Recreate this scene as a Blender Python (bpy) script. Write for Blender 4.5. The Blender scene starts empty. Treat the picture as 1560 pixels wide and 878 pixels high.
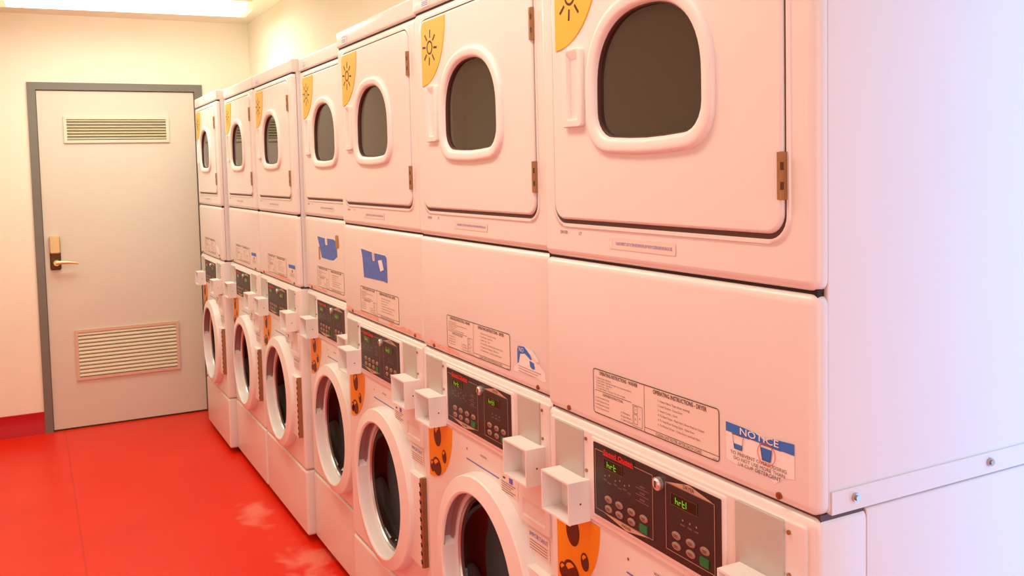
import bpy, bmesh, math, random
from math import pi, sin, cos, radians
from mathutils import Vector, Matrix

random.seed(7)
S = bpy.context.scene
COL = S.collection

# ---------------------------------------------------------------- materials
def lin(c):
    return tuple(((v / 255) / 12.92 if v / 255 <= 0.04045 else ((v / 255 + 0.055) / 1.055) ** 2.4) for v in c) + (1.0,)

def mat(name, col, rough=0.4, metal=0.0, noise=0.0, scale=8.0, spec=0.5, coat=0.0, emit=None, estr=0.0, bump=0.0):
    m = bpy.data.materials.new(name)
    m.use_nodes = True
    nt = m.node_tree
    b = nt.nodes['Principled BSDF']
    c = lin(col)
    b.inputs['Base Color'].default_value = c
    b.inputs['Roughness'].default_value = rough
    b.inputs['Metallic'].default_value = metal
    b.inputs['Specular IOR Level'].default_value = spec
    b.inputs['Coat Weight'].default_value = coat
    b.inputs['Coat Roughness'].default_value = 0.08
    if noise > 0 or bump > 0:
        tc = nt.nodes.new('ShaderNodeTexCoord')
        n = nt.nodes.new('ShaderNodeTexNoise')
        n.inputs['Scale'].default_value = scale
        n.inputs['Detail'].default_value = 4
        nt.links.new(tc.outputs['Object'], n.inputs['Vector'])
        if noise > 0:
            r = nt.nodes.new('ShaderNodeValToRGB')
            r.color_ramp.elements[0].position = 0.3
            r.color_ramp.elements[1].position = 0.7
            r.color_ramp.elements[0].color = tuple(max(0, v * (1 - noise)) for v in c[:3]) + (1,)
            r.color_ramp.elements[1].color = tuple(min(1, v * (1 + noise)) for v in c[:3]) + (1,)
            nt.links.new(n.outputs['Fac'], r.inputs['Fac'])
            nt.links.new(r.outputs['Color'], b.inputs['Base Color'])
        if bump > 0:
            bp = nt.nodes.new('ShaderNodeBump')
            bp.inputs['Strength'].default_value = bump
            bp.inputs['Distance'].default_value = 0.002
            nt.links.new(n.outputs['Fac'], bp.inputs['Height'])
            nt.links.new(bp.outputs['Normal'], b.inputs['Normal'])
    if emit:
        b.inputs['Emission Color'].default_value = lin(emit)
        b.inputs['Emission Strength'].default_value = estr
    return m

M = {}
M['enamel'] = mat('white enamel', (238, 230, 224), 0.32, noise=0.015, scale=3, coat=0.15)
M['enamel_side'] = mat('white enamel side', (236, 230, 228), 0.45, noise=0.015, scale=3)
M['plastic'] = mat('white plastic', (242, 234, 228), 0.35, noise=0.01)
M['boxplastic'] = mat('coin box white', (244, 238, 232), 0.5, noise=0.012)
M['greyplate'] = mat('grey plate', (196, 190, 180), 0.38, noise=0.04, scale=14)
M['dark'] = mat('dark gap', (44, 26, 20), 0.8, noise=0.05)
M['gasket'] = mat('brown gasket', (84, 52, 44), 0.5, noise=0.05)
M['blackpanel'] = mat('black membrane', (32, 14, 11), 0.48, spec=0.8, noise=0.05, scale=30)
M['white_ink'] = mat('pale print', (176, 140, 128), 0.6, noise=0.02)
M['cream_ink'] = mat('cream print', (206, 168, 140), 0.6, noise=0.02)
M['red_ink'] = mat('red print', (214, 32, 24), 0.5, noise=0.02, emit=(220, 30, 20), estr=0.12)  # print with a faint glow of its own added
M['key'] = mat('grey key', (164, 128, 116), 0.5, noise=0.04)
M['greenkey'] = mat('green key', (30, 120, 66), 0.5, noise=0.04)
M['lcd'] = mat('display glass', (28, 30, 10), 0.25, noise=0.03)
M['green_led'] = mat('green digits', (100, 180, 40), 0.5, emit=(120, 215, 40), estr=0.45, noise=0.01)
M['brown_ink'] = mat('dark brown print', (74, 38, 26), 0.6, noise=0.02)
M['grey_ink'] = mat('grey brown print', (128, 84, 66), 0.6, noise=0.02)
M['paper'] = mat('clear sticker', (238, 222, 210), 0.42, noise=0.015)
M['paper_white'] = mat('white sticker', (246, 240, 236), 0.5, noise=0.02, scale=20)
M['blue'] = mat('blue print', (52, 116, 206), 0.5, noise=0.05, scale=40)
M['tape'] = mat('blue masking tape', (84, 116, 200), 0.6, noise=0.14, scale=60)
M['brown_tape'] = mat('brown tape', (178, 128, 58), 0.5, noise=0.1, scale=50)
M['rust_wash'] = mat('reddish sticker residue', (238, 176, 158), 0.5, noise=0.12, scale=50)
M['indigo_ink'] = mat('indigo print', (110, 98, 190), 0.6, noise=0.02)
M['yellow'] = mat('yellow sun sticker', (240, 188, 62), 0.4, noise=0.02)
M['orange'] = mat('orange bubble sticker', (240, 150, 30), 0.4, noise=0.02)
M['bubble'] = mat('dark bubble print', (84, 36, 8), 0.45, noise=0.04)
M['bronze'] = mat('bronze hinge', (170, 128, 92), 0.35, metal=0.75, noise=0.08, scale=60)
M['chrome'] = mat('chrome', (228, 224, 220), 0.32, metal=0.8, noise=0.02)
M['steel'] = mat('steel', (190, 184, 178), 0.3, metal=0.9, noise=0.03)
M['rust'] = mat('rusty screw', (160, 92, 56), 0.5, metal=0.5, noise=0.15, scale=80)
M['drum'] = mat('steel drum', (96, 80, 70), 0.4, metal=0.85, noise=0.1, scale=30)
M['grip'] = mat('grip recess shade', (178, 134, 128), 0.5, noise=0.03)
M['frame_grey'] = mat('grey door frame paint', (122, 118, 108), 0.45, noise=0.02)
M['door_paint'] = mat('beige door paint', (226, 216, 198), 0.42, noise=0.015, scale=2)
M['louver_hi'] = mat('upper louver paint', (196, 188, 150), 0.5, noise=0.02)
M['louver_rim'] = mat('upper louver frame paint', (232, 222, 196), 0.5, noise=0.02)
M['louver_lo'] = mat('lower louver paint', (236, 226, 192), 0.45, noise=0.02)
M['louver_frame'] = mat('louver frame paint', (226, 190, 166), 0.45, noise=0.02)
M['brass'] = mat('brass', (222, 196, 140), 0.35, metal=0.55, noise=0.04, scale=40)
M['darkbrass'] = mat('dark bronze', (96, 62, 32), 0.4, metal=0.6, noise=0.08, scale=40)
M['wall'] = mat('cream wall paint', (252, 242, 220), 0.75, noise=0.012, scale=4, bump=0.08)
M['ceil'] = mat('ceiling paint', (248, 238, 216), 0.8, noise=0.01, scale=4)
M['base'] = mat('red cove base', (196, 24, 34), 0.4, noise=0.03)
M['housing'] = mat('lamp housing white', (244, 236, 220), 0.5, noise=0.01)
M['lampend'] = mat('lamp end cap', (250, 232, 190), 0.5, noise=0.01, emit=(255, 236, 180), estr=0.6)
M['diffuser'] = mat('glowing diffuser', (255, 255, 250), 0.5, noise=0.005, emit=(255, 250, 236), estr=7.0)

def glass_mat(name, tint, transp, rough=0.03, ior=1.5, base=(0.02, 0.012, 0.01)):
    m = bpy.data.materials.new(name)
    m.use_nodes = True
    nt = m.node_tree
    for n in list(nt.nodes):
        if n.type != 'OUTPUT_MATERIAL':
            nt.nodes.remove(n)
    out = [n for n in nt.nodes if n.type == 'OUTPUT_MATERIAL'][0]
    tr = nt.nodes.new('ShaderNodeBsdfTransparent'); tr.inputs[0].default_value = lin(tint)
    df = nt.nodes.new('ShaderNodeBsdfDiffuse'); df.inputs[0].default_value = base + (1,)
    gl = nt.nodes.new('ShaderNodeBsdfGlossy'); gl.inputs['Roughness'].default_value = rough
    fr = nt.nodes.new('ShaderNodeFresnel'); fr.inputs['IOR'].default_value = ior
    tc = nt.nodes.new('ShaderNodeTexCoord')
    ns = nt.nodes.new('ShaderNodeTexNoise'); ns.inputs['Scale'].default_value = 5
    mr = nt.nodes.new('ShaderNodeMapRange'); mr.inputs['To Min'].default_value = transp * 0.9; mr.inputs['To Max'].default_value = min(1, transp * 1.1)
    nt.links.new(tc.outputs['Object'], ns.inputs['Vector'])
    nt.links.new(ns.outputs['Fac'], mr.inputs['Value'])
    m1 = nt.nodes.new('ShaderNodeMixShader'); m2 = nt.nodes.new('ShaderNodeMixShader')
    nt.links.new(mr.outputs['Result'], m1.inputs['Fac'])
    nt.links.new(df.outputs[0], m1.inputs[1]); nt.links.new(tr.outputs[0], m1.inputs[2])
    nt.links.new(fr.outputs[0], m2.inputs['Fac'])
    nt.links.new(m1.outputs[0], m2.inputs[1]); nt.links.new(gl.outputs[0], m2.inputs[2])
    nt.links.new(m2.outputs[0], out.inputs['Surface'])
    return m

M['dryer_glass'] = glass_mat('tinted dryer glass', (120, 100, 84), 0.35, 0.02, 1.7, (0.065, 0.042, 0.024))
M['washer_glass'] = glass_mat('washer porthole glass', (110, 90, 84), 0.75, 0.02, 1.4, (0.012, 0.006, 0.006))

def floor_mat():
    m = bpy.data.materials.new('red floor coating'); m.use_nodes = True
    nt = m.node_tree; b = nt.nodes['Principled BSDF']
    b.inputs['Roughness'].default_value = 0.36
    b.inputs['Specular IOR Level'].default_value = 0.35
    tc = nt.nodes.new('ShaderNodeTexCoord')
    n = nt.nodes.new('ShaderNodeTexNoise'); n.inputs['Scale'].default_value = 2.2; n.inputs['Detail'].default_value = 5
    nt.links.new(tc.outputs['Object'], n.inputs['Vector'])
    r = nt.nodes.new('ShaderNodeValToRGB')
    r.color_ramp.elements[0].position = 0.3; r.color_ramp.elements[0].color = lin((234, 34, 3))
    r.color_ramp.elements[1].position = 0.75; r.color_ramp.elements[1].color = lin((242, 42, 6))
    nt.links.new(n.outputs['Fac'], r.inputs['Fac'])
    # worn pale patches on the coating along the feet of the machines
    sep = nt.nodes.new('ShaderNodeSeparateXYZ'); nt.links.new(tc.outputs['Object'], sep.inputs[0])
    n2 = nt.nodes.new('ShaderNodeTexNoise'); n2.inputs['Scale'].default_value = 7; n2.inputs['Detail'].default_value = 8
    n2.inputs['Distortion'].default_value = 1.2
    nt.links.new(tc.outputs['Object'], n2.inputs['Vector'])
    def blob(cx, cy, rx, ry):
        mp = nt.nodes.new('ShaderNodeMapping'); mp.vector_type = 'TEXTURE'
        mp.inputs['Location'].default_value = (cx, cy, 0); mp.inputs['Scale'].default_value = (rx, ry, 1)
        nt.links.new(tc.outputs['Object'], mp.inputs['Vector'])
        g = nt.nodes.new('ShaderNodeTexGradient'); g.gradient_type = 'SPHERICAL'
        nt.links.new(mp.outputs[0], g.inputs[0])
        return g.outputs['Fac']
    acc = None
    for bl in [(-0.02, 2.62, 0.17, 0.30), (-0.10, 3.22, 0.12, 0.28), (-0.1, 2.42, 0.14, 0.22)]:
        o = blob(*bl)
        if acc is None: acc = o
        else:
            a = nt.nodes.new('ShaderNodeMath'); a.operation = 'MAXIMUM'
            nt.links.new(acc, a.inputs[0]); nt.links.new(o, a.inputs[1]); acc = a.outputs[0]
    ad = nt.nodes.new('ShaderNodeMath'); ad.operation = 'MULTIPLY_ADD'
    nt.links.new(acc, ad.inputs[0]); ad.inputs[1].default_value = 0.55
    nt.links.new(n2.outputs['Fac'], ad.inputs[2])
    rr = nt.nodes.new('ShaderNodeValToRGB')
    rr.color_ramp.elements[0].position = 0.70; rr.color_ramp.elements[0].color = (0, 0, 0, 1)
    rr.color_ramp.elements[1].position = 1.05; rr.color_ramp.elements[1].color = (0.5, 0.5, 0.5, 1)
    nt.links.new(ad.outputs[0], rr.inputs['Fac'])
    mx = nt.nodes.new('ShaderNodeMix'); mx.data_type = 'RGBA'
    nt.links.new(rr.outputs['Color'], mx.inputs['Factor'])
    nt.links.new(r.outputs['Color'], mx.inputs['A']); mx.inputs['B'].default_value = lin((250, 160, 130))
    # a welded sheet seam
    d = nt.nodes.new('ShaderNodeMath'); d.operation = 'ADD'; d.inputs[1].default_value = 0.81
    nt.links.new(sep.outputs['X'], d.inputs[0])
    ab = nt.nodes.new('ShaderNodeMath'); ab.operation = 'ABSOLUTE'; nt.links.new(d.outputs[0], ab.inputs[0])
    lt = nt.nodes.new('ShaderNodeMath'); lt.operation = 'LESS_THAN'; lt.inputs[1].default_value = 0.004
    nt.links.new(ab.outputs[0], lt.inputs[0])
    ml = nt.nodes.new('ShaderNodeMath'); ml.operation = 'MULTIPLY'; ml.inputs[1].default_value = 0.25
    nt.links.new(lt.outputs[0], ml.inputs[0])
    m2 = nt.nodes.new('ShaderNodeMix'); m2.data_type = 'RGBA'
    nt.links.new(ml.outputs[0], m2.inputs['Factor'])
    nt.links.new(mx.outputs['Result'], m2.inputs['A']); m2.inputs['B'].default_value = lin((150, 20, 20))
    nt.links.new(m2.outputs['Result'], b.inputs['Base Color'])
    return m
M['floor'] = floor_mat()

# ---------------------------------------------------------------- mesh helpers
class MB:
    """collects faces; build() links them as ONE mesh object"""
    def __init__(self): self.v = []; self.f = []; self.mi = []; self.mats = []
    def _m(self, m):
        if m not in self.mats: self.mats.append(m)
        return self.mats.index(m)
    def add(self, verts, faces, m):
        k = len(self.v); i = self._m(m)
        self.v += [tuple(p) for p in verts]
        for f in faces: self.f.append([k + j for j in f]); self.mi.append(i)
    def box(self, x0, x1, y0, y1, z0, z1, m):
        V = [(x, y, z) for x in (x0, x1) for y in (y0, y1) for z in (z0, z1)]
        self.add(V, [(0, 1, 3, 2), (4, 6, 7, 5), (0, 4, 5, 1), (2, 3, 7, 6), (0, 2, 6, 4), (1, 5, 7, 3)], m)
    def loft(self, rings, m, cap0=True, cap1=True, closed=False, strip=False):
        n = len(rings[0]); V = [p for r in rings for p in r]; F = []
        rr = len(rings)
        for a in range(rr if closed else rr - 1):
            b = (a + 1) % rr
            for i in range(n - 1 if strip else n):
                j = (i + 1) % n
                F.append((a * n + i, a * n + j, b * n + j, b * n + i))
        if cap0 and not closed: F.append(tuple(range(n - 1, -1, -1)))
        if cap1 and not closed: F.append(tuple((rr - 1) * n + i for i in range(n)))
        self.add(V, F, m)
    def tube(self, p0, p1, r, m, n=12, r1=None):
        p0 = Vector(p0); p1 = Vector(p1); d = (p1 - p0).normalized()
        a = d.orthogonal().normalized(); b = d.cross(a)
        r1 = r if r1 is None else r1
        R = [[p + (a * cos(2 * pi * i / n) + b * sin(2 * pi * i / n)) * q for i in range(n)] for p, q in ((p0, r), (p1, r1))]
        self.loft(R, m)
    def flat(self, pts, x, m):            # face in the front plane, pts are (u, z)
        self.add([(x, u, z) for u, z in pts], [tuple(range(len(pts)))], m)
    def flat_ring(self, outer, inner, x, m):
        n = len(outer)
        V = [(x, u, z) for u, z in outer] + [(x, u, z) for u, z in inner]
        self.add(V, [(i, (i + 1) % n, n + (i + 1) % n, n + i) for i in range(n)], m)
    def stroke(self, p, q, w, x, m):
        p = Vector(p); q = Vector(q); d = (q - p).normalized(); nrm = Vector((-d.y, d.x)) * w / 2
        self.flat([p + nrm, q + nrm, q - nrm, p - nrm], x, m)
    def text(self, s, u, z, h, x, m, w=None, align='l', slope=0.0, bold=0.0):
        """lettering on the front plane: u is the left (or middle) edge seen from the aisle, z the base line, h the capital height"""
        V, F = text_mesh(s, bold)
        if not V: return
        x0 = min(p[0] for p in V); x1 = max(p[0] for p in V)
        sc = h / 0.69
        sx = sc if w is None else w / max(1e-6, x1 - x0)
        off = -x0 * sx if align == 'l' else -(x0 + x1) / 2 * sx
        self.add([(x, u - (p[0] * sx + off), z + p[1] * sc + slope * (p[0] * sx + off)) for p in V], F, m)
    def build(self, name, parent=None, loc=(0, 0, 0), smooth=35, recalc=True, front=False):
        me = bpy.data.meshes.new(name)
        me.from_pydata(self.v, [], self.f)
        for m in self.mats: me.materials.append(M[m])
        for p, i in zip(me.polygons, self.mi): p.material_index = i
        if recalc:
            bm = bmesh.new(); bm.from_mesh(me)
            bmesh.ops.recalc_face_normals(bm, faces=bm.faces[:])
            if front:           # single sheets: every face looks out into the aisle
                for f in bm.faces:
                    f.normal_update()
                    if f.normal.x > 0: f.normal_flip()
            bm.to_mesh(me); bm.free()
        if smooth:
            for p in me.polygons: p.use_smooth = True
            me.set_sharp_from_angle(angle=radians(smooth))
        me.update()
        o = bpy.data.objects.new(name, me); COL.objects.link(o)
        o.location = loc
        if parent: o.parent = parent
        return o

_tc = {}
def text_mesh(s, bold=0.0):
    if (s, bold) in _tc: return _tc[(s, bold)]
    cu = bpy.data.curves.new('lettering', 'FONT'); cu.body = s; cu.resolution_u = 2; cu.size = 1.0; cu.offset = bold
    o = bpy.data.objects.new('lettering', cu); COL.objects.link(o)
    dg = bpy.context.evaluated_depsgraph_get(); dg.update()
    me = bpy.data.meshes.new_from_object(o.evaluated_get(dg))
    V = [tuple(v.co) for v in me.vertices]; F = [tuple(p.vertices) for p in me.polygons]
    bpy.data.objects.remove(o); bpy.data.curves.remove(cu); bpy.data.meshes.remove(me)
    _tc[(s, bold)] = (V, F)
    return V, F

def rrect(u0, u1, z0, z1, r, n=5, o=0.0):
    """rounded rectangle, o insets it"""
    u0 += o; u1 -= o; z0 += o; z1 -= o; r = max(0.0005, r - o)
    P = []
    for cx, cz, a0 in ((u1 - r, z0 + r, -pi / 2), (u1 - r, z1 - r, 0), (u0 + r, z1 - r, pi / 2), (u0 + r, z0 + r, pi)):
        for i in range(n + 1):
            a = a0 + pi / 2 * i / n
            P.append((cx + r * cos(a), cz + r * sin(a)))
    return P

def fill_between(outer, inner):
    """flat triangulation between two closed (u, z) outlines"""
    bm = bmesh.new(); ed = []
    for loop in (outer, inner):
        vs = [bm.verts.new((0, u, z)) for u, z in loop]
        ed += [bm.edges.new((vs[i], vs[(i + 1) % len(vs)])) for i in range(len(vs))]
    bmesh.ops.triangle_fill(bm, edges=ed, use_beauty=True, normal=(1, 0, 0))
    bm.verts.index_update()
    V = [(v.co.y, v.co.z) for v in bm.verts]; F = [tuple(v.index for v in f.verts) for f in bm.faces]
    bm.free()
    return V, F

def slab(mb, u0, u1, z0, z1, x_front, x_back, r, b, m, n=5, steps=4, hole=None, back=True):
    """plate with rounded corners (r) and a rounded front edge (b); x_front < x_back"""
    R = [[(x_back, u, z) for u, z in rrect(u0, u1, z0, z1, r, n)]]
    for k in range(steps + 1):
        a = pi / 2 * k / steps
        R.append([(x_front + b * (1 - sin(a)), u, z) for u, z in rrect(u0, u1, z0, z1, r, n, b * (1 - cos(a)))])
    mb.loft(R, m, cap0=back, cap1=hole is None)
    if hole:
        V, F = fill_between(rrect(u0, u1, z0, z1, r, n, b), hole)
        mb.add([(x_front, u, z) for u, z in V], F, m)
        mb.loft([[(x, u, z) for u, z in hole] for x in (x_front, x_front + .014)], m, cap0=False, cap1=False)

def ellipse(cu, cz, ru, rz, n=40, rot=0.0):
    P = []
    for i in range(n):
        a = 2 * pi * i / n
        p, q = ru * cos(a), rz * sin(a)
        P.append((cu + p * cos(rot) - q * sin(rot), cz + p * sin(rot) + q * cos(rot)))
    return P

def arch(o=0.0, c=0.3460, hw=0.137, zb=1.577, zt=1.784, n=14):
    """outline of the dryer window: flat bottom with rounded corners, arched top; o grows it outwards"""
    hw += o; zb -= o; zt += o
    r = 0.046 + o * 0.7
    zs = zb + (zt - zb) * 0.40
    P = []
    for i in range(7):          # bottom right corner (u decreasing is right)
        a = -pi / 2 + pi / 2 * i / 6
        P.append((c + hw - r + r * cos(a), zb + r + r * sin(a)))
    for i in range(2 * n + 1):
        a = pi * i / (2 * n)
        e = 0.86
        x = math.copysign(abs(cos(a)) ** e, cos(a)); y = abs(sin(a)) ** e
        P.append((c + hw * x, zs + (zt - zs) * y))
    for i in range(7):
        a = pi + pi / 2 * i / 6
        P.append((c - hw + r + r * cos(a), zb + r + r * sin(a)))
    # gentle belly of the bottom edge
    m = len(P)
    for i in range(1, 4):
        t = i / 4
        P.append((c - hw + r + (2 * hw - 2 * r) * t, zb - 0.004 * sin(pi * t)))
    return P

def tag(o, label=None, cat=None, group=None, kind=None):
    if label: o['label'] = label
    if cat: o['category'] = cat
    if group: o['group'] = group
    if kind: o['kind'] = kind
    return o

# ---------------------------------------------------------------- the room
YD = 5.162                      # wall with the door
XL, XR, YB, ZC = -2.0, 0.80, -2.6, 2.512
def struct(mb, name, **k): return tag(mb.build(name, **k), kind='structure')

b = MB(); b.box(XL - .1, XR + .1, YB - .1, YD + .3, -0.1, 0, 'floor'); struct(b, 'floor', smooth=0)
b = MB(); b.box(XL - .1, XR + .1, YB - .1, YD + .3, ZC, ZC + .1, 'ceil'); struct(b, 'ceiling', smooth=0)
b = MB(); b.box(XL - .1, XL, YB - .1, YD + .1, 0, ZC, 'wall'); struct(b, 'wall_left', smooth=0)
b = MB(); b.box(XR, XR + .1, YB - .1, YD + .1, 0, ZC, 'wall'); struct(b, 'wall_right', smooth=0)
b = MB(); b.box(XL, XR, YB - .1, YB, 0, ZC, 'wall'); struct(b, 'wall_front', smooth=0)
# bulkhead above the machines
b = MB(); b.box(0.395, XR, YB, YD, 2.10, ZC, 'wall'); struct(b, 'trim_1', smooth=0)
# wall with the door opening
fx0, fx1, fz = -0.918, 0.085, 2.110
b = MB()
b.box(XL, fx0 + .02, YD, YD + .12, 0, ZC, 'wall')
b.box(fx1 - .02, XR, YD, YD + .12, 0, ZC, 'wall')
b.box(fx0 + .02, fx1 - .02, YD, YD + .12, fz - .02, ZC, 'wall')
struct(b, 'wall_back', smooth=0)
b = MB()
prof = [(0, 0), (0.004, 0.012), (0.008, 0.12), (0.010, 0.131), (0, 0.133)]
R = [[(x, YD - d - (0.012 if z == 0 else 0), z) for d, z in prof] for x in (XL, fx0)]
b.loft(R, 'base'); struct(b, 'baseboard_back', smooth=50)
b = MB(); b.box(XL, XL + .008, YB, YD - .02, 0, 0.133, 'base'); struct(b, 'baseboard_left', smooth=0)

# door
door = bpy.data.objects.new('door_1', None); COL.objects.link(door); door.location = ((fx0 + fx1) / 2, YD, 0)
tag(door, kind='structure')
dl = door.location
def dpart(mb, name, parent=None, **k):
    mb.v = [(x - dl.x, y - dl.y, z) for x, y, z in mb.v]
    return mb.build(name, parent or door, **k)
ix0, ix1, iz = -0.872, 0.036, 2.066
b = MB()
yf = YD - 0.012
b.box(fx0, ix0, yf, YD + .11, 0, fz, 'frame_grey')
b.box(ix1, fx1, yf, YD + .11, 0, fz, 'frame_grey')
b.box(ix0, ix1, yf, YD + .11, iz, fz, 'frame_grey')
b.box(ix0, ix0 + .012, YD + .03, YD + .11, 0, iz, 'frame_grey')
b.box(ix1 - .012, ix1, YD + .03, YD + .11, 0, iz, 'frame_grey')
b.box(ix0, ix1, YD + .03, YD + .11, iz - .012, iz, 'frame_grey')
dpart(b, 'door_frame', smooth=0)
b = MB(); b.box(ix0 + .003, ix1 - .003, YD + .004, YD + .03, .010, iz - .004, 'door_paint')
leaf = dpart(b, 'door_leaf', smooth=0)
b = MB(); b.box(ix0, ix1, YD + .002, YD + .10, 0.0, .006, 'darkbrass'); dpart(b, 'threshold', smooth=0)
def louver(x0, x1, z0, z1, fw, mf, ms, n, name):
    b = MB(); y0 = YD + .004
    for a0, a1, c0, c1 in ((x0, x1, z0, z0 + fw), (x0, x1, z1 - fw, z1), (x0, x0 + fw, z0 + fw, z1 - fw), (x1 - fw, x1, z0 + fw, z1 - fw)):
        b.box(a0, a1, y0 - .012, y0, c0, c1, mf)
    f = dpart(b, name, smooth=0)
    b = MB(); b.box(x0 + fw, x1 - fw, y0 - .0006, y0, z0 + fw, z1 - fw, 'gasket')
    h = (z1 - z0 - 2 * fw) / n
    for i in range(n):
        z = z0 + fw + i * h
        b.add([(x, y0 - d, z + q) for x in (x0 + fw, x1 - fw) for d, q in ((.010, .004 * h / .018), (.010, .010 * h / .018), (.001, h * 1.02), (.001, h * .82))],
              [(0, 1, 5, 4), (1, 2, 6, 5), (2, 3, 7, 6), (3, 0, 4, 7), (0, 3, 2, 1), (4, 5, 6, 7)], ms)
    dpart(b, 'louver_slats', smooth=0)
louver(-0.730, -0.126, 1.748, 1.908, 0.017, 'louver_rim', 'louver_hi', 7, 'upper_louver_frame')
louver(-0.728, -0.122, 0.298, 0.608, 0.017, 'louver_frame', 'louver_lo', 12, 'lower_louver_frame')
b = MB()
yl = YD + .004
for (z0, z1, d, mm) in ((0.985, 1.190, .016, 'darkbrass'), (1.085, 1.192, .030, 'brass')):
    P = rrect(-.842, -.782, z0, z1, .012)
    R = [[(x, yl, z) for x, z in P], [(x, yl - d + .006, z) for x, z in P], [(x, yl - d, z) for x, z in rrect(-.842, -.782, z0, z1, .012, o=.006)]]
    b.loft(R, mm)
dpart(b, 'door_lock')
b = MB()
b.tube((-.808, yl, 1.030), (-.808, yl - .060, 1.030), .017, 'brass', 16)
pts = [(-.812, 1.030), (-.780, 1.032), (-.740, 1.030), (-.700, 1.025), (-.690, 1.020)]
R = []
for k, (x, z) in enumerate(pts):
    w, h = (.009, .013 - .0015 * k)
    R.append([(x, yl - .056 + w * cos(a), z + h * sin(a)) for a in [2 * pi * i / 10 for i in range(10)]])
b.loft(R, 'brass')
dpart(b, 'door_handle')
b = MB(); b.tube((-.803, yl - .014, 1.000), (-.803, yl - .022, 1.000), .007, 'darkbrass', 10); b.box(-.8045, -.8015, yl - .03, yl - .02, .985, 1.002, 'darkbrass'); dpart(b, 'lock_key_cover')

# ceiling lamps
def lamp(cx, cy, w, rot, label, visible=True):
    t = bpy.data.objects.new('ceiling_lamp', None); COL.objects.link(t); t.location = (cx, cy, ZC); t.rotation_euler = (0, 0, rot)
    tag(t, label, 'lamp')
    h = w / 2
    b = MB(); b.box(-h, h, -.15, .15, -.020, 0, 'housing'); b.build('lamp_housing', t, smooth=0)
    b = MB()
    prof = [(-.145, -.020), (-.140, -.045), (-.115, -.062), (.115, -.062), (.140, -.045), (.145, -.020)]
    b.loft([[(x, y, z) for y, z in prof] for x in (-h + .03, h - .03)], 'diffuser')
    b.build('lamp_diffuser', t, smooth=40)
    for s in (-1, 1):
        b = MB()
        b.loft([[(x, y * 1.02, z - .001) for y, z in prof] for x in (s * h, s * (h - .032))], 'lampend')
        b.build('lamp_end_cap', t, smooth=40)
    return t
lamp(-0.395, 4.46, 1.27, radians(-3.0), 'long glowing white ceiling lamp above the grey framed door')

# ---------------------------------------------------------------- one stacked washer and dryer
W0, W1 = 0.004, 0.681
def E(name, parent=None, loc=(0, 0, 0)):
    o = bpy.data.objects.new(name, None); COL.objects.link(o); o.location = loc
    if parent: o.parent = parent
    return o

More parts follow.
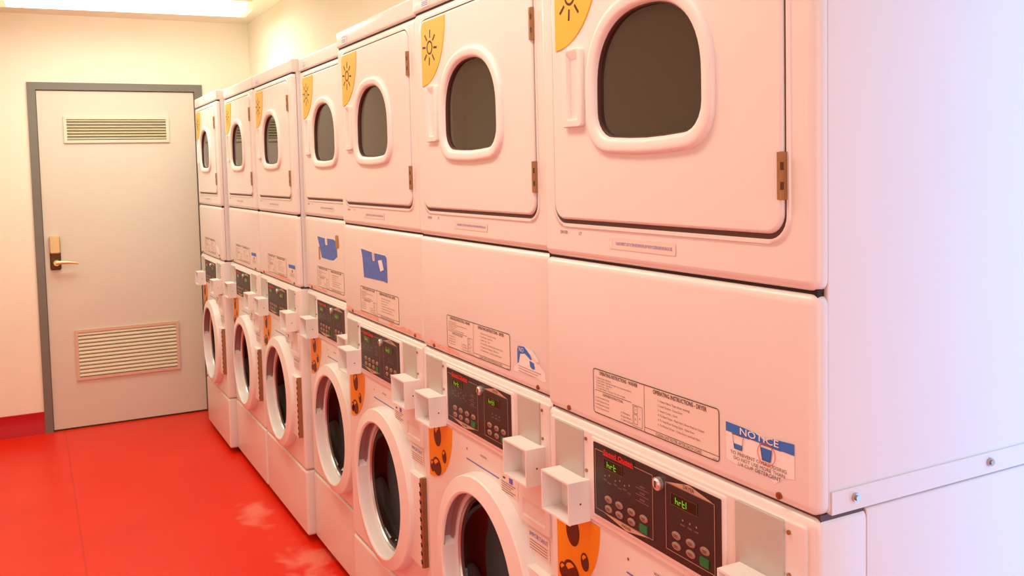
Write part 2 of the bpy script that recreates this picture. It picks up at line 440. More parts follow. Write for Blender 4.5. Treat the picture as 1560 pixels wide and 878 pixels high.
def make_unit():
    root = E('stacked_washer_dryer')
    # ---- cabinets (sheet metal behind the front panels)
    b = MB()
    slab(b, W0 + .001, W1 - .001, 1.068, 1.984, .021, .745, .006, .002, 'enamel_side', hole=ellipse(.3565, 1.68, .205, .205, 40))
    b.box(.024, .735, W0 - .0022, W0 + .01, 1.0665, 1.097, 'enamel_side')      # folded lower flange
    cab = b.build('dryer_cabinet', root)
    for x in (.066, .344, .62):
        b = MB()
        b.tube((x, W0 - .0022, 1.0835), (x, W0 - .006, 1.0835), .0062, 'steel', 12)
        b.tube((x, W0 - .006, 1.0835), (x, W0 - .0085, 1.0835), .0042, 'steel', 6)
        b.build('cabinet_screw', cab)
    b = MB()
    slab(b, W0 + .001, W1 - .001, .030, 1.0625, .092, .745, .004, .002, 'enamel_side', hole=ellipse(.312, .570, .215, .215, 40))
    b.build('washer_cabinet', root)
    for u in (.06, .62):
        for x in (.09, .66):
            b = MB(); b.tube((x, u, 0), (x, u, .032), .022, 'dark', 14, .016); b.build('levelling_foot', root)
    b = MB(); b.box(.05, .70, .03, .655, .006, .03, 'dark'); b.build('toe_recess', root, smooth=0)
    # ---- dryer front
    b = MB(); slab(b, W0, W1, 1.9360, 1.990, -.001, .40, .006, .008, 'enamel'); b.build('top_trim', root)
    b = MB()
    slab(b, W0, W1, 1.3602, 1.9335, 0, .0195, .016, .014, 'enamel', hole=rrect(.085, .615, 1.445, 1.895, .03, 6), back=False)
    b.box(.008, .0195, W0 + .006, W1 - .006, 1.353, 1.364, 'dark')
    b.box(.006, .0195, W0 + .006, W1 - .006, 1.930, 1.938, 'dark')
    fp = b.build('dryer_front_panel', root)
    b = MB()
    b.text('DRYER', .619, 1.405, .0060, -.0006, 'grey_ink', w=.026)
    b.build('dryer_lettering', fp, smooth=0)
    b = MB()
    b.text('17', .556, 1.405, .0060, -.0006, 'grey_ink', w=.009)
    b.build('number_lettering', fp, smooth=0)
    b = MB()
    b.flat(rrect(.282, .461, 1.387, 1.4065, .003), -.0008, 'paper')
    b.flat([(.461, 1.3965), (.452, 1.404), (.452, 1.389)], -.0012, 'paper_white')
    b.text('PLEASE INSPECT LINT FILTER AND REMOVE LINT FROM SCREEN BEFORE EACH USE', .440, 1.3945, .0052, -.0013, 'indigo_ink', w=.150)
    b.build('lint_filter_sticker', fp, smooth=0)
    b = MB()
    b.flat(rrect(.570, .621, 1.942, 1.968, .002), -.0022, 'paper_white')
    b.text('CAUTION', .616, 1.960, .0050, -.0028, 'indigo_ink', w=.040)
    for k in range(3): b.stroke((.616, 1.955 - .0042 * k), (.577, 1.955 - .0042 * k), .0014, -.0028, 'indigo_ink')
    b.build('caution_sticker', root, smooth=0)
    # ---- dryer door
    b = MB()
    slab(b, .0560, .6300, 1.4325, 1.9085, -.0060, .003, .030, .005, 'enamel', n=7, hole=arch(.012), back=False)
    # raised lip of the opening around the door (pressed into the panel)
    o1 = rrect(.0450, .6410, 1.4165, 1.9190, .038, 7); o2 = rrect(.0475, .6385, 1.4190, 1.9165, .037, 7)
    o3 = rrect(.0520, .6335, 1.4250, 1.9115, .033, 7)
    n = len(o1)
    dd = b.build('dryer_door', root)
    b = MB()
    b.loft([[(x, u, z) for u, z in o] for x, o in ((.002, o1), (-.0024, o2), (-.0022, o3), (.0005, o3))], 'enamel', cap0=False, cap1=False)
    b.build('door_opening_lip', root, smooth=60)
    b = MB(); b.flat_ring(rrect(.0520, .6335, 1.4250, 1.9115, .033, 7), rrect(.080, .610, 1.450, 1.890, .03, 7), -.0006, 'gasket'); b.build('door_gap_shade', dd, smooth=0)  # dark ring standing in for the shade in the gap around the door
    # window frame
    b = MB()
    prof = [(.0270, -.0055), (.0265, -.0095), (.0245, -.0130), (.0210, -.0148), (.0165, -.0152), (.0080, -.0140), (.0035, -.0122), (.0010, -.0085), (0.0, -.0040)]
    b.loft([[(x, u, z) for u, z in arch(o)] for o, x in prof], 'plastic', cap0=False, cap1=False)
    b.build('window_frame', dd, smooth=50)
    b = MB()
    b.loft([[(x, u, z) for u, z in arch(o)] for o, x in ((.003, -.0080), (0.0006, -.0045), (-.0022, -.0045), (-.0022, .003), (.004, .003))], 'gasket', cap0=False, cap1=False)
    b.build('window_gasket', dd, smooth=50)
    b = MB(); b.flat(arch(.0), .0015, 'dryer_glass'); b.build('dryer_window_glass', dd, smooth=0, front=True)
    b = MB()      # the drum mouth behind the glass
    cz = 1.68
    b.loft([[(x, u, z) for u, z in ellipse(.3565, cz, r, r, 32)] for x, r in ((.018, .215), (.05, .225), (.52, .225), (.54, .06))], 'drum', cap0=False, cap1=True)
    b.build('dryer_drum', root)
    # handle
    b = MB()
    o1 = rrect(.520, .583, 1.600, 1.739, .007, 4); o2 = rrect(.5215, .5815, 1.6015, 1.7375, .006, 4)
    i1 = rrect(.530, .566, 1.612, 1.7335, .004, 4); i2 = rrect(.532, .564, 1.615, 1.722, .003, 4)
    b.loft([[(x, u, z) for u, z in o] for x, o in ((-.0055, o1), (-.0135, o1), (-.0155, o2), (-.0155, i1), (-.0066, i2))], 'plastic', cap0=False, cap1=True)
    b.build('dryer_door_handle', dd, smooth=40)
    for z0, z1 in ((1.478, 1.543), (1.784, 1.850)):
        b = MB()
        k = 5; h = (z1 - z0) / k
        for i in range(k):
            b.tube((-.0065, .0565, z0 + i * h + .0005), (-.0065, .0565, z0 + (i + 1) * h - .0008), .0036, 'bronze', 10)
        b.box(-.0092, -.0004, .0505, .0620, z0 + .001, z1 - .001, 'bronze')
        for i in (0, 1): b.box(-.0100, -.0085, .0505, .0555, z0 + h * (1.10 + 2 * i), z0 + h * (1.90 + 2 * i), 'darkbrass')
        b.build('dryer_door_hinge', dd)
    # sun sticker : quarter ellipse
    def quarter(u0, z0, wu, wz, n=18, rc=.018):
        P = []
        for i in range(4):
            a = pi / 2 * i / 3
            P.append((u0 - rc + rc * cos(a), z0 - rc + rc * sin(a)))
        P = P[:]                                    # rounded top outer corner
        P.append((u0 - wu, z0))
        for i in range(1, n + 1):
            a = pi / 2 * i / n
            P.append((u0 - wu * cos(a), z0 - wz * sin(a) ** 0.95))
        return P
    b = MB()
    q = quarter(.612, 1.9025, .142, .160)
    b.loft([[(x, u, z) for u, z in q] for x in (-.0058, -.0080)], 'yellow')
    su, sz = .560, 1.835; X = -.0085
    b.flat_ring(ellipse(su, sz, .0175, .0175, 28), ellipse(su, sz, .0130, .0130, 28), X, 'brown_ink')
    for k in range(8):
        a = pi / 2 + pi / 4 * k + .1
        b.stroke((su + .024 * cos(a), sz + .024 * sin(a)), (su + .044 * cos(a), sz + .044 * sin(a)), .0050, X, 'brown_ink')
    b.build('sun_sticker', dd, smooth=0)
    # ---- middle panel
    b = MB()
    slab(b, W0, W1, 1.0642, 1.3580, -.0005, .0195, .016, .014, 'enamel')
    b.box(.010, .09, W0 + .004, W1 - .004, 1.0550, 1.067, 'gasket')
    mid = b.build('middle_panel', root)
    for u in (.069, .600):
        b = MB(); b.tube((.0, u, 1.0765), (-.0030, u, 1.0765), .0050, 'rust', 12); b.tube((-.003, u, 1.0765), (-.0045, u, 1.0765), .003, 'rust', 6); b.build('panel_screw', mid)
    # instruction sticker
    b = MB(); X = -.0010; X2 = -.0016
    l, r, t, bo = .5165, .1865, 1.169, 1.0885
    b.flat(rrect(r, l, bo, t, .006), X, 'paper')
    b.flat_ring(rrect(r, l, bo, t, .006), rrect(r, l, bo, t, .006, o=.0014), X2, 'brown_ink')
    b.stroke((.367, t), (.367, bo), .0008, X2, 'brown_ink')
    b.stroke((.510, 1.1305), (.402, 1.1305), .0008, X2, 'brown_ink')
    b.stroke((.367, 1.0975), (r, 1.0975), .0008, X2, 'brown_ink')
    b.text('OPERATING INSTRUCTIONS - WASHER', .497, 1.1595, .0062, X2, 'brown_ink', w=.112, bold=.012)
    for k, s in enumerate(['1. Select Cycle, Selection.', '2. Load Clothes, Dispense Detergent (see instructions below).', '3. Load Clothes - Close Door.', '4. Insert Coins - Card.', '5. To Open Washer - Push Stop, Then Pull on Handle.']):
        b.text(s, .507, 1.1520 - .0046 * k, .0029, X2, 'grey_ink', w=len(s) * .00172)
    b.text('DISPENSER INSTRUCTIONS', .487, 1.1235, .0045, X2, 'brown_ink', w=.060)
    for k, s in enumerate(['1. Use Powdered Only', '2. Load Dispenser A Front', '3. Add Bleach Bar Included', '4. Close Dispenser Door']):
        b.text(s, .510, 1.1165 - .0062 * k, .0030, X2, 'grey_ink', w=.042)
    for k, s in enumerate(['A. Detergent', 'B. Liquid Bleach', 'C. Fabric Softener']):
        b.text(s, .433, 1.1060 - .0062 * k, .0030, X2, 'grey_ink', w=.026 + .004 * k)
    for (a0, a1, c0, c1) in ((.373, .399, 1.0925, 1.1280), (.386, .396, 1.1145, 1.1260), (.386, .396, 1.0960, 1.1125)):
        for p, q in (((a0, c0), (a1, c0)), ((a1, c0), (a1, c1)), ((a1, c1), (a0, c1)), ((a0, c1), (a0, c0))): b.stroke(p, q, .0006, X2, 'brown_ink')
    for s, u, z in (('A', .3815, 1.106), ('B', .3925, 1.1025), ('C', .3925, 1.1185)): b.text(s, u, z, .0035, X2, 'grey_ink')
    b.text('OPERATING INSTRUCTIONS - DRYER', .343, 1.1585, .0068, X2, 'brown_ink', w=.129, bold=.012)
    for k, s in enumerate(['1. Select Fabric Type (heat setting).', '2. Load Clothes - Close Door.', '3. Insert Coins - Card.', '4. To Start Dryer - Push Start, Door Must be Closed.', '5. To Stop Dryer During Cycle - Open Door.', '6. To Restart Dryer - Close Door and Push Start.']):
        b.text(s, .331, 1.1480 - .0078 * k, .0034, X2, 'grey_ink', w=len(s) * .00215)
    b.text('CLEAN LINT FILTER AFTER EACH LOAD', .337, 1.0910, .0048, X2, 'grey_ink', w=.111)
    b.text('302401', .2015, 1.0905, .0020, X2, 'grey_ink', w=.010)
    b.build('instruction_sticker', mid, smooth=0)
    # ---- washer front
    b = MB(); slab(b, W0, W1, .307, 1.0622, 0, .0895, .013, .012, 'enamel', hole=ellipse(.311, .578, .226, .226, 40), back=False); wf = b.build('washer_front_panel', root)
    b = MB(); slab(b, W0, W1, .030, .3045, -.0005, .0895, .012, .011, 'enamel'); b.build('lower_front_panel', root)
    b = MB(); slab(b, .020, .664, .886, 1.0500, -.0045, .002, .004, .0035, 'enamel'); b.build('console_panel', root)
    b = MB(); slab(b, .168, .520, .8985, 1.0440, -.0070, -.003, .004, .0025, 'plastic')
    cs = b.build('control_console', root)
    # black membrane
    b = MB(); X = -.0085; X2 = -.0092; X3 = -.0097
    b.loft([[(x, u, z) for u, z in rrect(.177, .5095, .9055, 1.0375, .002)] for x in (-.0068, X)], 'blackpanel')
    def outline(P, w, m, skip=()):
        for k in range(len(P)):
            if k in skip: continue
            b.stroke(P[k], P[(k + 1) % len(P)], w, X2, m)
    outline([(.503, 1.0260), (.338, 1.0260), (.338, .9180), (.503, .9180)], .0013, 'white_ink')
    outline([(.304, 1.0260), (.190, 1.0260), (.190, .9180), (.304, .9180)], .0013, 'white_ink')
    b.flat([(.304, 1.0262), (.190, 1.0262), (.247, 1.0375)], X2, 'cream_ink')
    b.text('DRYER', .2475, 1.0282, .0060, X3, 'brown_ink', w=.026, align='c')
    b.flat([(.480, .9178), (.345, .9178), (.412, .9065)], X2, 'cream_ink')
    b.text('WASHER', .412, .9108, .0050, X3, 'brown_ink', w=.028, align='c')
    b.flat([(.476, 1.0340), (.388, 1.0340), (.388, 1.0215), (.476, 1.0215)], X3 + .0002, 'blackpanel')
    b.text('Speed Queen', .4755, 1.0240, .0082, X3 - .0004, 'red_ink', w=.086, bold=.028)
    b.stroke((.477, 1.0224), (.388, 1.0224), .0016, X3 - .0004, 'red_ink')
    # small legends and indicator lamps
    for k, u in enumerate((.478, .465, .447, .434, .420, .407)):
        b.text(['NORMAL', 'PERM', 'DELIC', 'HOT', 'WARM', 'COLD'][k], u, .977 - .003 * (k % 2), .0026, X2, 'white_ink', w=.010)
        b.flat(ellipse(u - .005, .985 + .004 * (k % 2), .0017, .0017, 8), X2, 'white_ink')
    for k, u in enumerate((.268, .251, .236)):
        b.text(['HIGH', 'MED', 'LOW'][k], u, .968, .0026, X2, 'white_ink', w=.010)
        b.flat(ellipse(u - .005, .977, .0017, .0017, 8), X2, 'white_ink')
    for k in range(3):
        b.text(['ADD', 'WASH', 'RINSE'][k], .372, .996 - .011 * k, .0030, X2, 'white_ink', w=.013)
        b.stroke((.384, .993 - .011 * k), (.348, .993 - .011 * k), .0006, X2, 'white_ink')
    cp = b.build('control_membrane', cs, smooth=0)
    for (u0, u1, z0, z1, s) in ((.421, .477, .9985, 1.0165, 'hrt'), (.229, .291, .9945, 1.0130, 'hrtl')):
        b = MB()
        b.loft([[(x, u, z) for u, z in rrect(u0, u1, z0, z1, .001)] for x in (X, X2)], 'lcd')
        for p, q in (((u0, z0), (u1, z0)), ((u1, z0), (u1, z1)), ((u1, z1), (u0, z1)), ((u0, z1), (u0, z0))): b.stroke(p, q, .0008, X3, 'grey_ink')
        w = .030 if len(s) == 3 else .034
        seven(b, s, u1 - .012, z0 + .0035, .0105, w / len(s), X3)
        b.build('led_display', cs, smooth=0)
    def key(u, z, m='key', rx=.0105, rz=.0062):
        b = MB()
        b.loft([[(x, p, q) for p, q in ellipse(u, z, rx * s, rz * s, 18)] for x, s in ((X, 1), (X3, 1), (X3 - .0006, .86))], m)
        if m == 'key':
            b.stroke((u + .005, z + .001), (u - .005, z + .001), .0011, X3 - .0010, 'brown_ink')
            b.stroke((u + .004, z - .0016), (u - .004, z - .0016), .0009, X3 - .0010, 'brown_ink')
        b.build('keypad_button', cs, smooth=40)
    for k, u in enumerate((.464, .432, .397, .363)):
        key(u, .945)
        if k < 3: key(u, .928)
        else:
            b = MB(); b.loft([[(x, p, q) for p, q in rrect(.353, .374, .9205, .9345, .002)] for x in (X, X3 - .0006)], 'greenkey'); b.build('start_button', cs, smooth=0)
    for k, u in enumerate((.279, .245, .212)):
        key(u, .947)
        if k < 2: key(u, .930)
        else:
            b = MB(); b.loft([[(x, p, q) for p, q in rrect(.203, .223, .9220, .9360, .002)] for x in (X, X3 - .0006)], 'greenkey'); b.build('start_button', cs, smooth=0)
    b = MB()
    b.tube((X, .321, 1.018), (X - .006, .321, 1.018), .0108, 'chrome', 24); b.tube((X - .006, .321, 1.018), (X - .0085, .321, 1.018), .0085, 'chrome', 24, .0065)
    b.box(X - .0092, X - .0086, .320, .322, 1.0125, 1.0235, 'dark')
    b.build('key_lock', cs, smooth=40)
    # coin box plates and boxes
    for u0, u1 in ((.056, .148), (.546, .642)):
        b = MB(); slab(b, u0, u1, .948, 1.0480, -.0085, -.003, .003, .0015, 'greyplate'); pl = b.build('coin_slide_plate', root)
        for z in (.975, 1.034):
            b = MB(); b.tube((-.0045, u0 - .008, z), (-.0070, u0 - .008, z), .0032, 'bronze', 10); b.build('plate_screw', pl)
    for u0, u1 in ((.040, .139), (.530, .627)):
        b = MB(); z0, z1, xf, xb = .8825, .9595, -.0500, -.004; t = .0035
        V = []
        b.box(xf, xb, u0, u1, z1 - t, z1, 'boxplastic'); b.box(xf, xb, u0, u1, z0, z0 + t, 'boxplastic')
        b.box(xf, xb, u0, u0 + t, z0 + t, z1 - t, 'boxplastic'); b.box(xf, xb, u1 - t, u1, z0 + t, z1 - t, 'boxplastic')
        b.box(xb - .003, xb, u0 + t, u1 - t, z0 + t, z1 - t, 'boxplastic')
        b.flat(ellipse(u0 + .025, z0 + .008, .010, .004, 12), xb - .0036, 'rust')
        b.add([(xf * .5 + .002 * cos(a), u0 - .0003, .918 + .002 * sin(a)) for a in [pi / 4 * k for k in range(8)]], [tuple(range(8))], 'gasket')
        b.build('coin_box', root, smooth=0)
    # bubble sticker below the outer box
    b = MB()
    q = [(.651, .879)] + [(.651 - .146 * cos(pi / 2 * i / 18), .879 - (.157 * sin(pi / 2 * i / 18) ** .95)) for i in range(0, 19)]
    b.loft([[(x, u, z) for u, z in q] for x in (.0005, -.0022)], 'orange')
    X = -.0027; X2 = -.0031
    for (u, z, ru, rz) in ((.594, .842, .023, .030), (.554, .796, .0135, .0175), (.602, .757, .028, .0240), (.631, .751, .014, .0165)):
        b.flat(ellipse(u, z, ru, rz, 26), X, 'bubble')
        hl = [(u + ru * .72 * cos(a), z + rz * .78 * sin(a)) for a in [radians(25 + 100 * i / 10) for i in range(11)]]
        hl += [(u + ru * .05, z + rz * .35), (u + ru * .35, z + rz * .12)]
        b.flat(hl, X2, 'orange')
    b.build('bubble_sticker', wf, smooth=0)
    # washer lettering and little stickers
    b = MB(); X = -.0008
    b.text('WASHER', .349, .8545, .0050, X, 'grey_ink', w=.034)
    b.build('washer_lettering', wf, smooth=0)
    b = MB(); b.stroke((.425, .8285), (.255, .8285), .0026, X, 'indigo_ink'); b.build('indigo_strip', wf, smooth=0)
    b = MB(); b.flat(ellipse(.420, .853, .0028, .0028, 10), X, 'rust'); b.build('rust_spot', wf, smooth=0)
    b = MB()
    b.flat([(.180, .8745), (.168, .8745), (.168, .886), (.180, .886)], X, 'blue')
    b.build('blue_dot_sticker', wf, smooth=0)
    b = MB()
    b.flat(rrect(.166, .250, .8045, .8480, .002), X, 'paper')
    b.flat([(.236, .837), (.224, .837), (.224, .841), (.236, .841)], X - .0005, 'brown_ink')
    b.flat([(.206, .833), (.190, .833), (.190, .845), (.206, .845)], X - .0005, 'indigo_ink')
    for k in range(5): b.stroke((.243, .829 - .0052 * k), (.178 + .01 * (k % 3), .829 - .0052 * k), .0016, X - .0005, 'rust')
    b.build('warning_sticker', wf, smooth=0)
    # detergent drawer
    b = MB()
    u0, u1, z0, z1 = .028, .158, .772, .874
    a0, a1, c0, c1 = .046, .140, .786, .8250
    o1 = rrect(u0, u1, z0, z1, .004, 3); i1 = rrect(a0, a1, c0, c1, .004, 3)
    b.loft([[(x, u, z) for u, z in o] for x, o in ((.001, o1), (-.0045, rrect(u0, u1, z0, z1, .004, 3, .0004)), (-.0055, rrect(u0, u1, z0, z1, .004, 3, .0015)), (-.0055, i1))], 'enamel', cap0=False, cap1=False)
    # sloping finger scoop
    V = []
    n = len(i1)
    i2 = [(u, min(z, c0 + .020)) for u, z in rrect(a0 + .004, a1 - .004, c0 + .001, c1 - .004, .003, 3)]
    b.loft([[(-.0055, u, z) for u, z in i1], [(-.0008 if z > c0 + .012 else -.0030, u, z) for u, z in rrect(a0 + .003, a1 - .003, c0 + .004, c1 - .002, .003, 3)]], 'enamel', cap0=False, cap1=True)
    b.build('detergent_drawer', root, smooth=25)
    b = MB()
    b.flat(rrect(.036, .128, .716, .765, .002), X, 'paper')
    b.text('IMPORTANT', .119, .748, .0095, X - .0005, 'indigo_ink', w=.076)
    for k in range(4): b.stroke((.119, .740 - .006 * k), (.045, .740 - .006 * k), .0014, X - .0005, 'rust')
    b.build('detergent_sticker', wf, smooth=0)
    # ---- washer door
    CU, CZ = .311, .578
    def ov(du, dz, ru, rz, x, n=72): return [(x, CU + du + ru * cos(2 * pi * i / n), CZ + dz + rz * sin(2 * pi * i / n)) for i in range(n)]
    b = MB()
    IU, IZ = .007, -.005
    rings = [ov(0, 0, .2405, .2405, .0005), ov(0, 0, .2400, .2400, -.008), ov(0, 0, .2375, .2375, -.029), ov(0, 0, .2350, .2350, -.0325),
             ov(IU, IZ, .1905, .2050, -.0390), ov(IU, IZ, .1850, .2005, -.0370)]
    nn = 72
    def grip(x, ru, rz, deep, k):
        P = []
        for i in range(nn):
            a = 2 * pi * i / nn
            g = 1.0 if radians(6) < a < radians(66) else 0.0
            f = 1 + deep * g
            P.append((x + (.004 * g if k else 0), CU + IU + ru * f * cos(a), CZ + IZ + rz * f * sin(a)))
        return P
    rings += [grip(-.033, .1838, .1993, 0.0, 0), grip(-.031, .1834, .1988, .13, 0), grip(-.008, .1815, .1965, .13, 1), grip(-.002, .1805, .1955, 0.0, 0), ov(IU, IZ, .1780, .1930, .008)]
    b.loft(rings, 'plastic', cap0=False, cap1=False)
    wd = b.build('washer_door', root, smooth=20)
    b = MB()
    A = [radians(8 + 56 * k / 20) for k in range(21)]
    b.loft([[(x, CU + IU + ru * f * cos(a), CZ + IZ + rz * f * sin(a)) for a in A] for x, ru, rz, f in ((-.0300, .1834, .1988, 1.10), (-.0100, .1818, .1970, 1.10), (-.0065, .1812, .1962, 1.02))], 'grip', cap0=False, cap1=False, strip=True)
    b.build('grip_shade', wd, smooth=40)  # darker patch over the grip recess, its shade put into the colour
    b = MB()
    b.loft([ov(IU, IZ, .1785, .1935, .006), ov(IU, IZ, .1765, .1915, .002), ov(IU, IZ, .1715, .1865, .001), ov(IU, IZ, .1690, .1840, .007)], 'steel', cap0=False, cap1=False)
    b.loft([ov(IU, IZ, .1695, .1845, .0068), ov(IU, IZ, .1665, .1815, .005), ov(IU, IZ, .1645, .1795, .012)], 'gasket', cap0=False, cap1=False)
    b.build('glass_retaining_ring', wd, smooth=40)
    b = MB()
    b.loft([ov(IU, IZ, .167 * q, .182 * q, .009 + d) for q, d in ((1, 0), (.97, .016), (.90, .028), (.78, .037), (.6, .043), (.35, .047), (.04, .048))], 'washer_glass', cap0=False, cap1=True)
    b.build('washer_door_glass', wd, smooth=60, front=True)
    b = MB()
    b.loft([ov(.004, .004, r, r * 1.06, x) for x, r in ((.013, .190), (.095, .190), (.10, .235), (.52, .235), (.53, .05))], 'drum', cap0=False, cap1=True)
    b.build('washer_drum', root, smooth=40)
    b = MB()
    slab(b, .033, .175, .440, .692, -.0185, .0005, .003, .0025, 'plastic'); hb = b.build('hinge_cover', wd)
    b = MB()
    b.box(-.0120, -.0005, .0225, .0326, .441, .691, 'bronze')
    b.tube((-.0130, .0275, .441), (-.0130, .0275, .691), .0050, 'bronze', 10)
    for k in range(10):
        z = .452 + .0240 * k
        b.box(-.0186, -.0172, .0240, .0310, z, z + .0085, 'dark')
        b.box(-.0188, -.0174, .0285, .0330, z + .007, z + .0100, 'dark')
    b.build('washer_door_hinge', wd)
    return root

SEG = {'h': 'fegc', 'r': 'eg', 't': 'fegd', 'l': 'ef'}
def seven(b, s, u, z, h, pitch, x):
    w = pitch * .62
    for ch in s:
        seg = SEG[ch]
        pos = {'a': ((u, z + h), (u - w, z + h)), 'g': ((u, z + h / 2), (u - w, z + h / 2)), 'd': ((u, z), (u - w, z)),
               'f': ((u, z + h), (u, z + h / 2)), 'e': ((u, z + h / 2), (u, z)), 'b': ((u - w, z + h), (u - w, z + h / 2)), 'c': ((u - w, z + h / 2), (u - w, z))}
        for q in seg: b.stroke(*pos[q], .0016, x - .0004, 'green_led')
        u -= pitch

proto = make_unit()

def copy_tree(o, parent=None):
    c = o.copy(); COL.objects.link(c); c.parent = parent
    for ch in list(o.children): copy_tree(ch, c)
    return c

PITCH = 0.69
DX = [-.0489, -.0191, -.0081, .0541, .0238, .0216, -.0168]
YO = [-.003, .0045, 0, 0, -.0035, .001, .003]
LABEL = [
    'white stacked washer and dryer nearest the camera, whole side panel and untorn NOTICE sticker showing',
    'white stacked washer and dryer, second nearest, with torn blue and white sticker and no tape',
    'white stacked washer and dryer with blue tape carrying a small white paper scrap',
    'white stacked washer and dryer set back from its neighbours, with blue and brown tape',
    'white stacked washer and dryer standing proud of the set back one, third from the door',
    'white stacked washer and dryer with small blue sticker, second from the grey framed door',
    'white stacked washer and dryer at the far end, closest to the grey framed door',
]
units = [proto] + [copy_tree(proto) for _ in range(6)]
for i, r in enumerate(units):
    r.location = (DX[i], PITCH * i + YO[i], 0)
    tag(r, LABEL[i], 'washer dryer', 'stacked washers and dryers along the wall')

def child(root, name):
    return [c for c in root.children if c.name.split('.')[0] == name][0]

# ---- stickers that differ from machine to machine (on the middle panels)
X, X2, X3 = -.0010, -.0015, -.0020
def cup(b, u, z, s, full):
    w0, w1 = .012 * s, .008 * s
    h = .022 * s
    P = [(u + w0, z + h), (u - w0, z + h), (u - w1, z), (u + w1, z)]
    f = (.35 if not full else .85)
    wf = w1 + (w0 - w1) * f
    b.flat([(u + wf, z + h * f), (u - wf, z + h * f), (u - w1, z), (u + w1, z)], X3, 'blue')
    for k in range(4):
        if k == 0 and full: continue
        b.stroke(P[k], P[(k + 1) % 4], .0008, X3 - .0003, 'brown_ink')
def notice_full():
    b = MB(); l, r, t, bo = .1725, .0415, 1.1545, 1.0955
    b.flat([(l, t), (.128, t - .001), (.100, t - .004), (.092, t - .0075), (.080, t - .002), (r, t), (r, bo + .011), (.060, bo + .008), (.078, bo - .006), (.088, bo + .002), (.120, bo + .004), (.150, bo + .001), (l, bo + .004)], X, 'paper_white')
    b.flat([(l, t), (.135, t - .001), (.112, t - .003), (.095, t - .009), (.080, t - .0025), (r, t), (r, t - .0155), (l, t - .0135)], X2, 'blue')
    b.text('NOTICE', .1430, t - .0120, .0098, X3, 'paper_white', w=.074, bold=.008)
    cup(b, .147, 1.1195, .92, False); cup(b, .092, 1.1180, .92, True)
    b.stroke((.160, 1.1400), (.124, 1.1400), .0008, X3, 'brown_ink'); b.stroke((.105, 1.1390), (.064, 1.1390), .0008, X3, 'brown_ink')
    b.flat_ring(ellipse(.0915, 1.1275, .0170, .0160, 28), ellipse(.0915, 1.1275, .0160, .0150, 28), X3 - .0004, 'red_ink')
    b.text('TO PREVENT OVERSUDSING', .1630, 1.1105, .0050, X3, 'grey_ink', w=.108)
    b.text('DO NOT USE MORE THAN', .1560, 1.1035, .0050, X3, 'grey_ink', w=.098)
    b.text('1/4 CUP', .1470, 1.0965, .0050, X3, 'grey_ink', w=.030)
    b.text('DETERGENT', .1130, 1.0965, .0054, X3, 'brown_ink', w=.048)
    return b
def notice_torn():
    b = MB()
    b.flat([(.152, 1.150), (.120, 1.153), (.090, 1.150), (.066, 1.138), (.060, 1.122), (.040, 1.112), (.036, 1.094), (.050, 1.091), (.075, 1.096), (.110, 1.094), (.150, 1.093), (.172, 1.092), (.168, 1.104), (.156, 1.108), (.152, 1.128)], X, 'paper_white')
    b.flat([(.150, 1.150), (.124, 1.152), (.100, 1.139), (.092, 1.130), (.098, 1.1285), (.122, 1.138), (.142, 1.134), (.149, 1.114), (.154, 1.112), (.154, 1.142)], X2, 'blue')
    b.flat([(.102, 1.126), (.084, 1.124), (.080, 1.112), (.090, 1.110), (.100, 1.114)], X2, 'blue')
    b.text('NO', .146, 1.139, .0095, X3, 'paper_white', w=.020)
    b.flat([(.118, 1.1525), (.084, 1.150), (.058, 1.131), (.072, 1.129), (.094, 1.139)], X3 - .0012, 'paper_white')
    for k in range(3): b.stroke((.150, 1.108 - .0055 * k), (.055 + .012 * k, 1.106 - .0055 * k), .0010, X3, 'rust')
    return b
def tape_paper():
    b = MB()
    b.flat([(.500, 1.2875), (.470, 1.2865), (.380, 1.282), (.285, 1.281), (.274, 1.274), (.272, 1.200), (.300, 1.203), (.400, 1.201), (.478, 1.199), (.484, 1.240), (.490, 1.270)], X2, 'tape')
    b.flat([(.502, 1.2895), (.470, 1.2890), (.380, 1.2845), (.290, 1.283), (.276, 1.276), (.285, 1.278), (.380, 1.279), (.470, 1.284)], X, 'paper_white')
    b.flat([(.398, 1.284), (.376, 1.283), (.374, 1.258), (.392, 1.257)], X3, 'paper')
    b.stroke((.386, 1.281), (.384, 1.260), .004, X3 - .0004, 'rust_wash')
    b.flat([(.345, 1.262), (.312, 1.266), (.296, 1.238), (.326, 1.230)], X3 - .0005, 'paper_white')
    return b
def tape_brown():
    b = MB()
    b.flat([(.500, 1.2855), (.430, 1.2830), (.290, 1.284), (.262, 1.276), (.258, 1.222), (.300, 1.206), (.350, 1.204), (.450, 1.206), (.470, 1.240)], X2, 'tape')
    b.flat([(.500, 1.2885), (.430, 1.2865), (.290, 1.287), (.262, 1.279), (.290, 1.281), (.430, 1.2805), (.500, 1.2825)], X, 'paper_white')
    b.flat([(.402, 1.284), (.372, 1.283), (.370, 1.258), (.396, 1.258)], X3, 'paper')
    b.flat([(.272, 1.300), (.238, 1.302), (.232, 1.258), (.268, 1.250)], X3, 'brown_tape')
    b.flat([(.492, 1.246), (.474, 1.244), (.470, 1.198), (.490, 1.194)], X, 'brown_tape')
    b.flat([(.330, 1.204), (.300, 1.206), (.262, 1.224), (.256, 1.214), (.300, 1.197)], X, 'paper_white')
    return b
def blue_bar():
    b = MB()
    b.flat([(.150, 1.150), (.050, 1.152), (.044, 1.136), (.148, 1.136)], X2, 'blue')
    b.flat([(.152, 1.153), (.042, 1.154), (.042, 1.095), (.090, 1.098), (.150, 1.104)], X, 'paper')
    b.flat([(.102, 1.130), (.084, 1.130), (.088, 1.118), (.098, 1.118)], X2, 'indigo_ink')
    for k in range(3): b.stroke((.130, 1.114 - .005 * k), (.060, 1.113 - .005 * k), .0012, X2, 'rust')
    return b
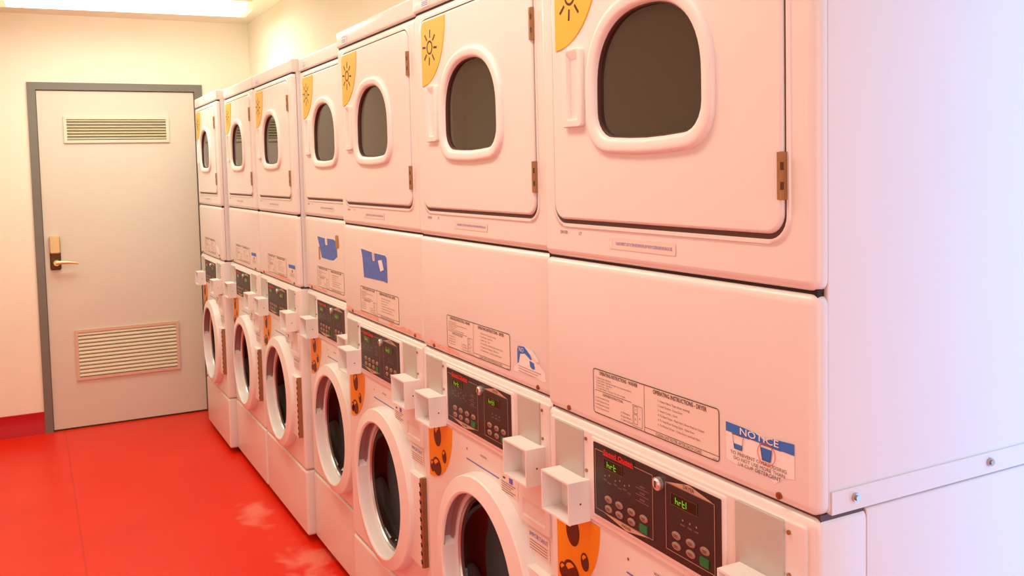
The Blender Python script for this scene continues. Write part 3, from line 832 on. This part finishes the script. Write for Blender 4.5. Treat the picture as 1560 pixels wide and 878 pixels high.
def white_scrap():
    b = MB()
    b.flat([(.190, 1.146), (.110, 1.140), (.060, 1.112), (.080, 1.092), (.140, 1.104), (.180, 1.120)], X2, 'paper_white')
    b.flat([(.110, 1.096), (.082, 1.104), (.070, 1.088), (.096, 1.082)], X, 'grey_ink')
    return b
def residue(u0, u1, seed):
    rnd = random.Random(seed)
    b = MB(); n = 9
    top = [(u0 + (u1 - u0) * k / n, 1.084 + rnd.uniform(-.003, .005)) for k in range(n + 1)]
    bot = [(u0 + (u1 - u0) * k / n, 1.075 + rnd.uniform(-.003, .003)) for k in range(n, -1, -1)]
    b.flat(top + bot, -.0008, 'rust_wash')
    return b
for i, u0, u1 in ((1, .640, .45), (2, .655, .36), (2, .27, .03), (4, .64, .12), (3, .66, .40)):
    residue(u0, u1, i).build('sticker_residue', child(units[i], 'middle_panel'), smooth=0)
for i, (nm, f) in enumerate([('notice_sticker', notice_full), ('torn_notice_sticker', notice_torn), ('blue_tape_note', tape_paper), ('blue_tape_note', tape_brown), ('notice_sticker', blue_bar), ('notice_sticker', blue_bar), ('torn_notice_sticker', white_scrap)]):
    o = f().build(nm, child(units[i], 'middle_panel'), smooth=0)

# ---------------------------------------------------------------- light
def area(name, loc, rot, sx, sy, power, col, spread=180):
    l = bpy.data.lights.new(name, 'AREA'); l.shape = 'RECTANGLE'; l.size = sx; l.size_y = sy; l.energy = power; l.color = col
    l.spread = radians(spread)
    o = bpy.data.objects.new(name, l); COL.objects.link(o); o.location = loc; o.rotation_euler = rot
    return o
# fluorescent lamps along the ceiling of the aisle
area('aisle_lamp_light', (-.6, 4.2, ZC - .09), (0, 0, 0), 1.2, .3, 14, (.76, .86, .72))
area('aisle_lamp_light', (-.6, 2.5, ZC - .02), (0, 0, 0), .3, 1.2, 13.5, (.90, .88, .70))
area('aisle_lamp_light', (-.6, .8, ZC - .02), (0, 0, 0), .3, 1.2, 13.5, (.95, .88, .72))
# unseen fill light added behind the camera for faces turned that way
area('rear_fill_light', (-.9, -2.45, 1.4), (radians(90), 0, 0), 1.8, 1.8, 27, (.78, .76, .80))
# pink-red fill light added low on the other side of the aisle
area('red_fill_light', (-1.9, .2, .9), (0, radians(-90), 0), 1.2, 2.4, 5.5, (1.0, .22, .20))
# tall bluish fill added out of view to tint the end side panel
area('blue_fill_light', (.66, -.50, 1.3), (radians(90), 0, 0), .5, 2.0, 11, (.02, .46, 1.0))

w = bpy.data.worlds.new('World'); S.world = w; w.use_nodes = True
bg = w.node_tree.nodes['Background']; bg.inputs[0].default_value = (1.0, .85, .75, 1); bg.inputs[1].default_value = 0.05

# ---------------------------------------------------------------- camera
cam = bpy.data.cameras.new('camera'); co = bpy.data.objects.new('camera', cam); COL.objects.link(co)
co.location = (-0.9392321, -0.8258640, 1.5300067)
co.rotation_euler = (1.5107537, 0.02554326, -0.4669266)
cam.sensor_fit = 'HORIZONTAL'; cam.sensor_width = 36.0
cam.lens = 1371.09 / 1560 * 36.0
cam.shift_x = 46.435 / 1560
cam.shift_y = -99.512 / 1560
cam.clip_start = 0.02
S.camera = co
S.view_settings.view_transform = 'Standard'
S.view_settings.look = 'None'
S.view_settings.exposure = 0.0
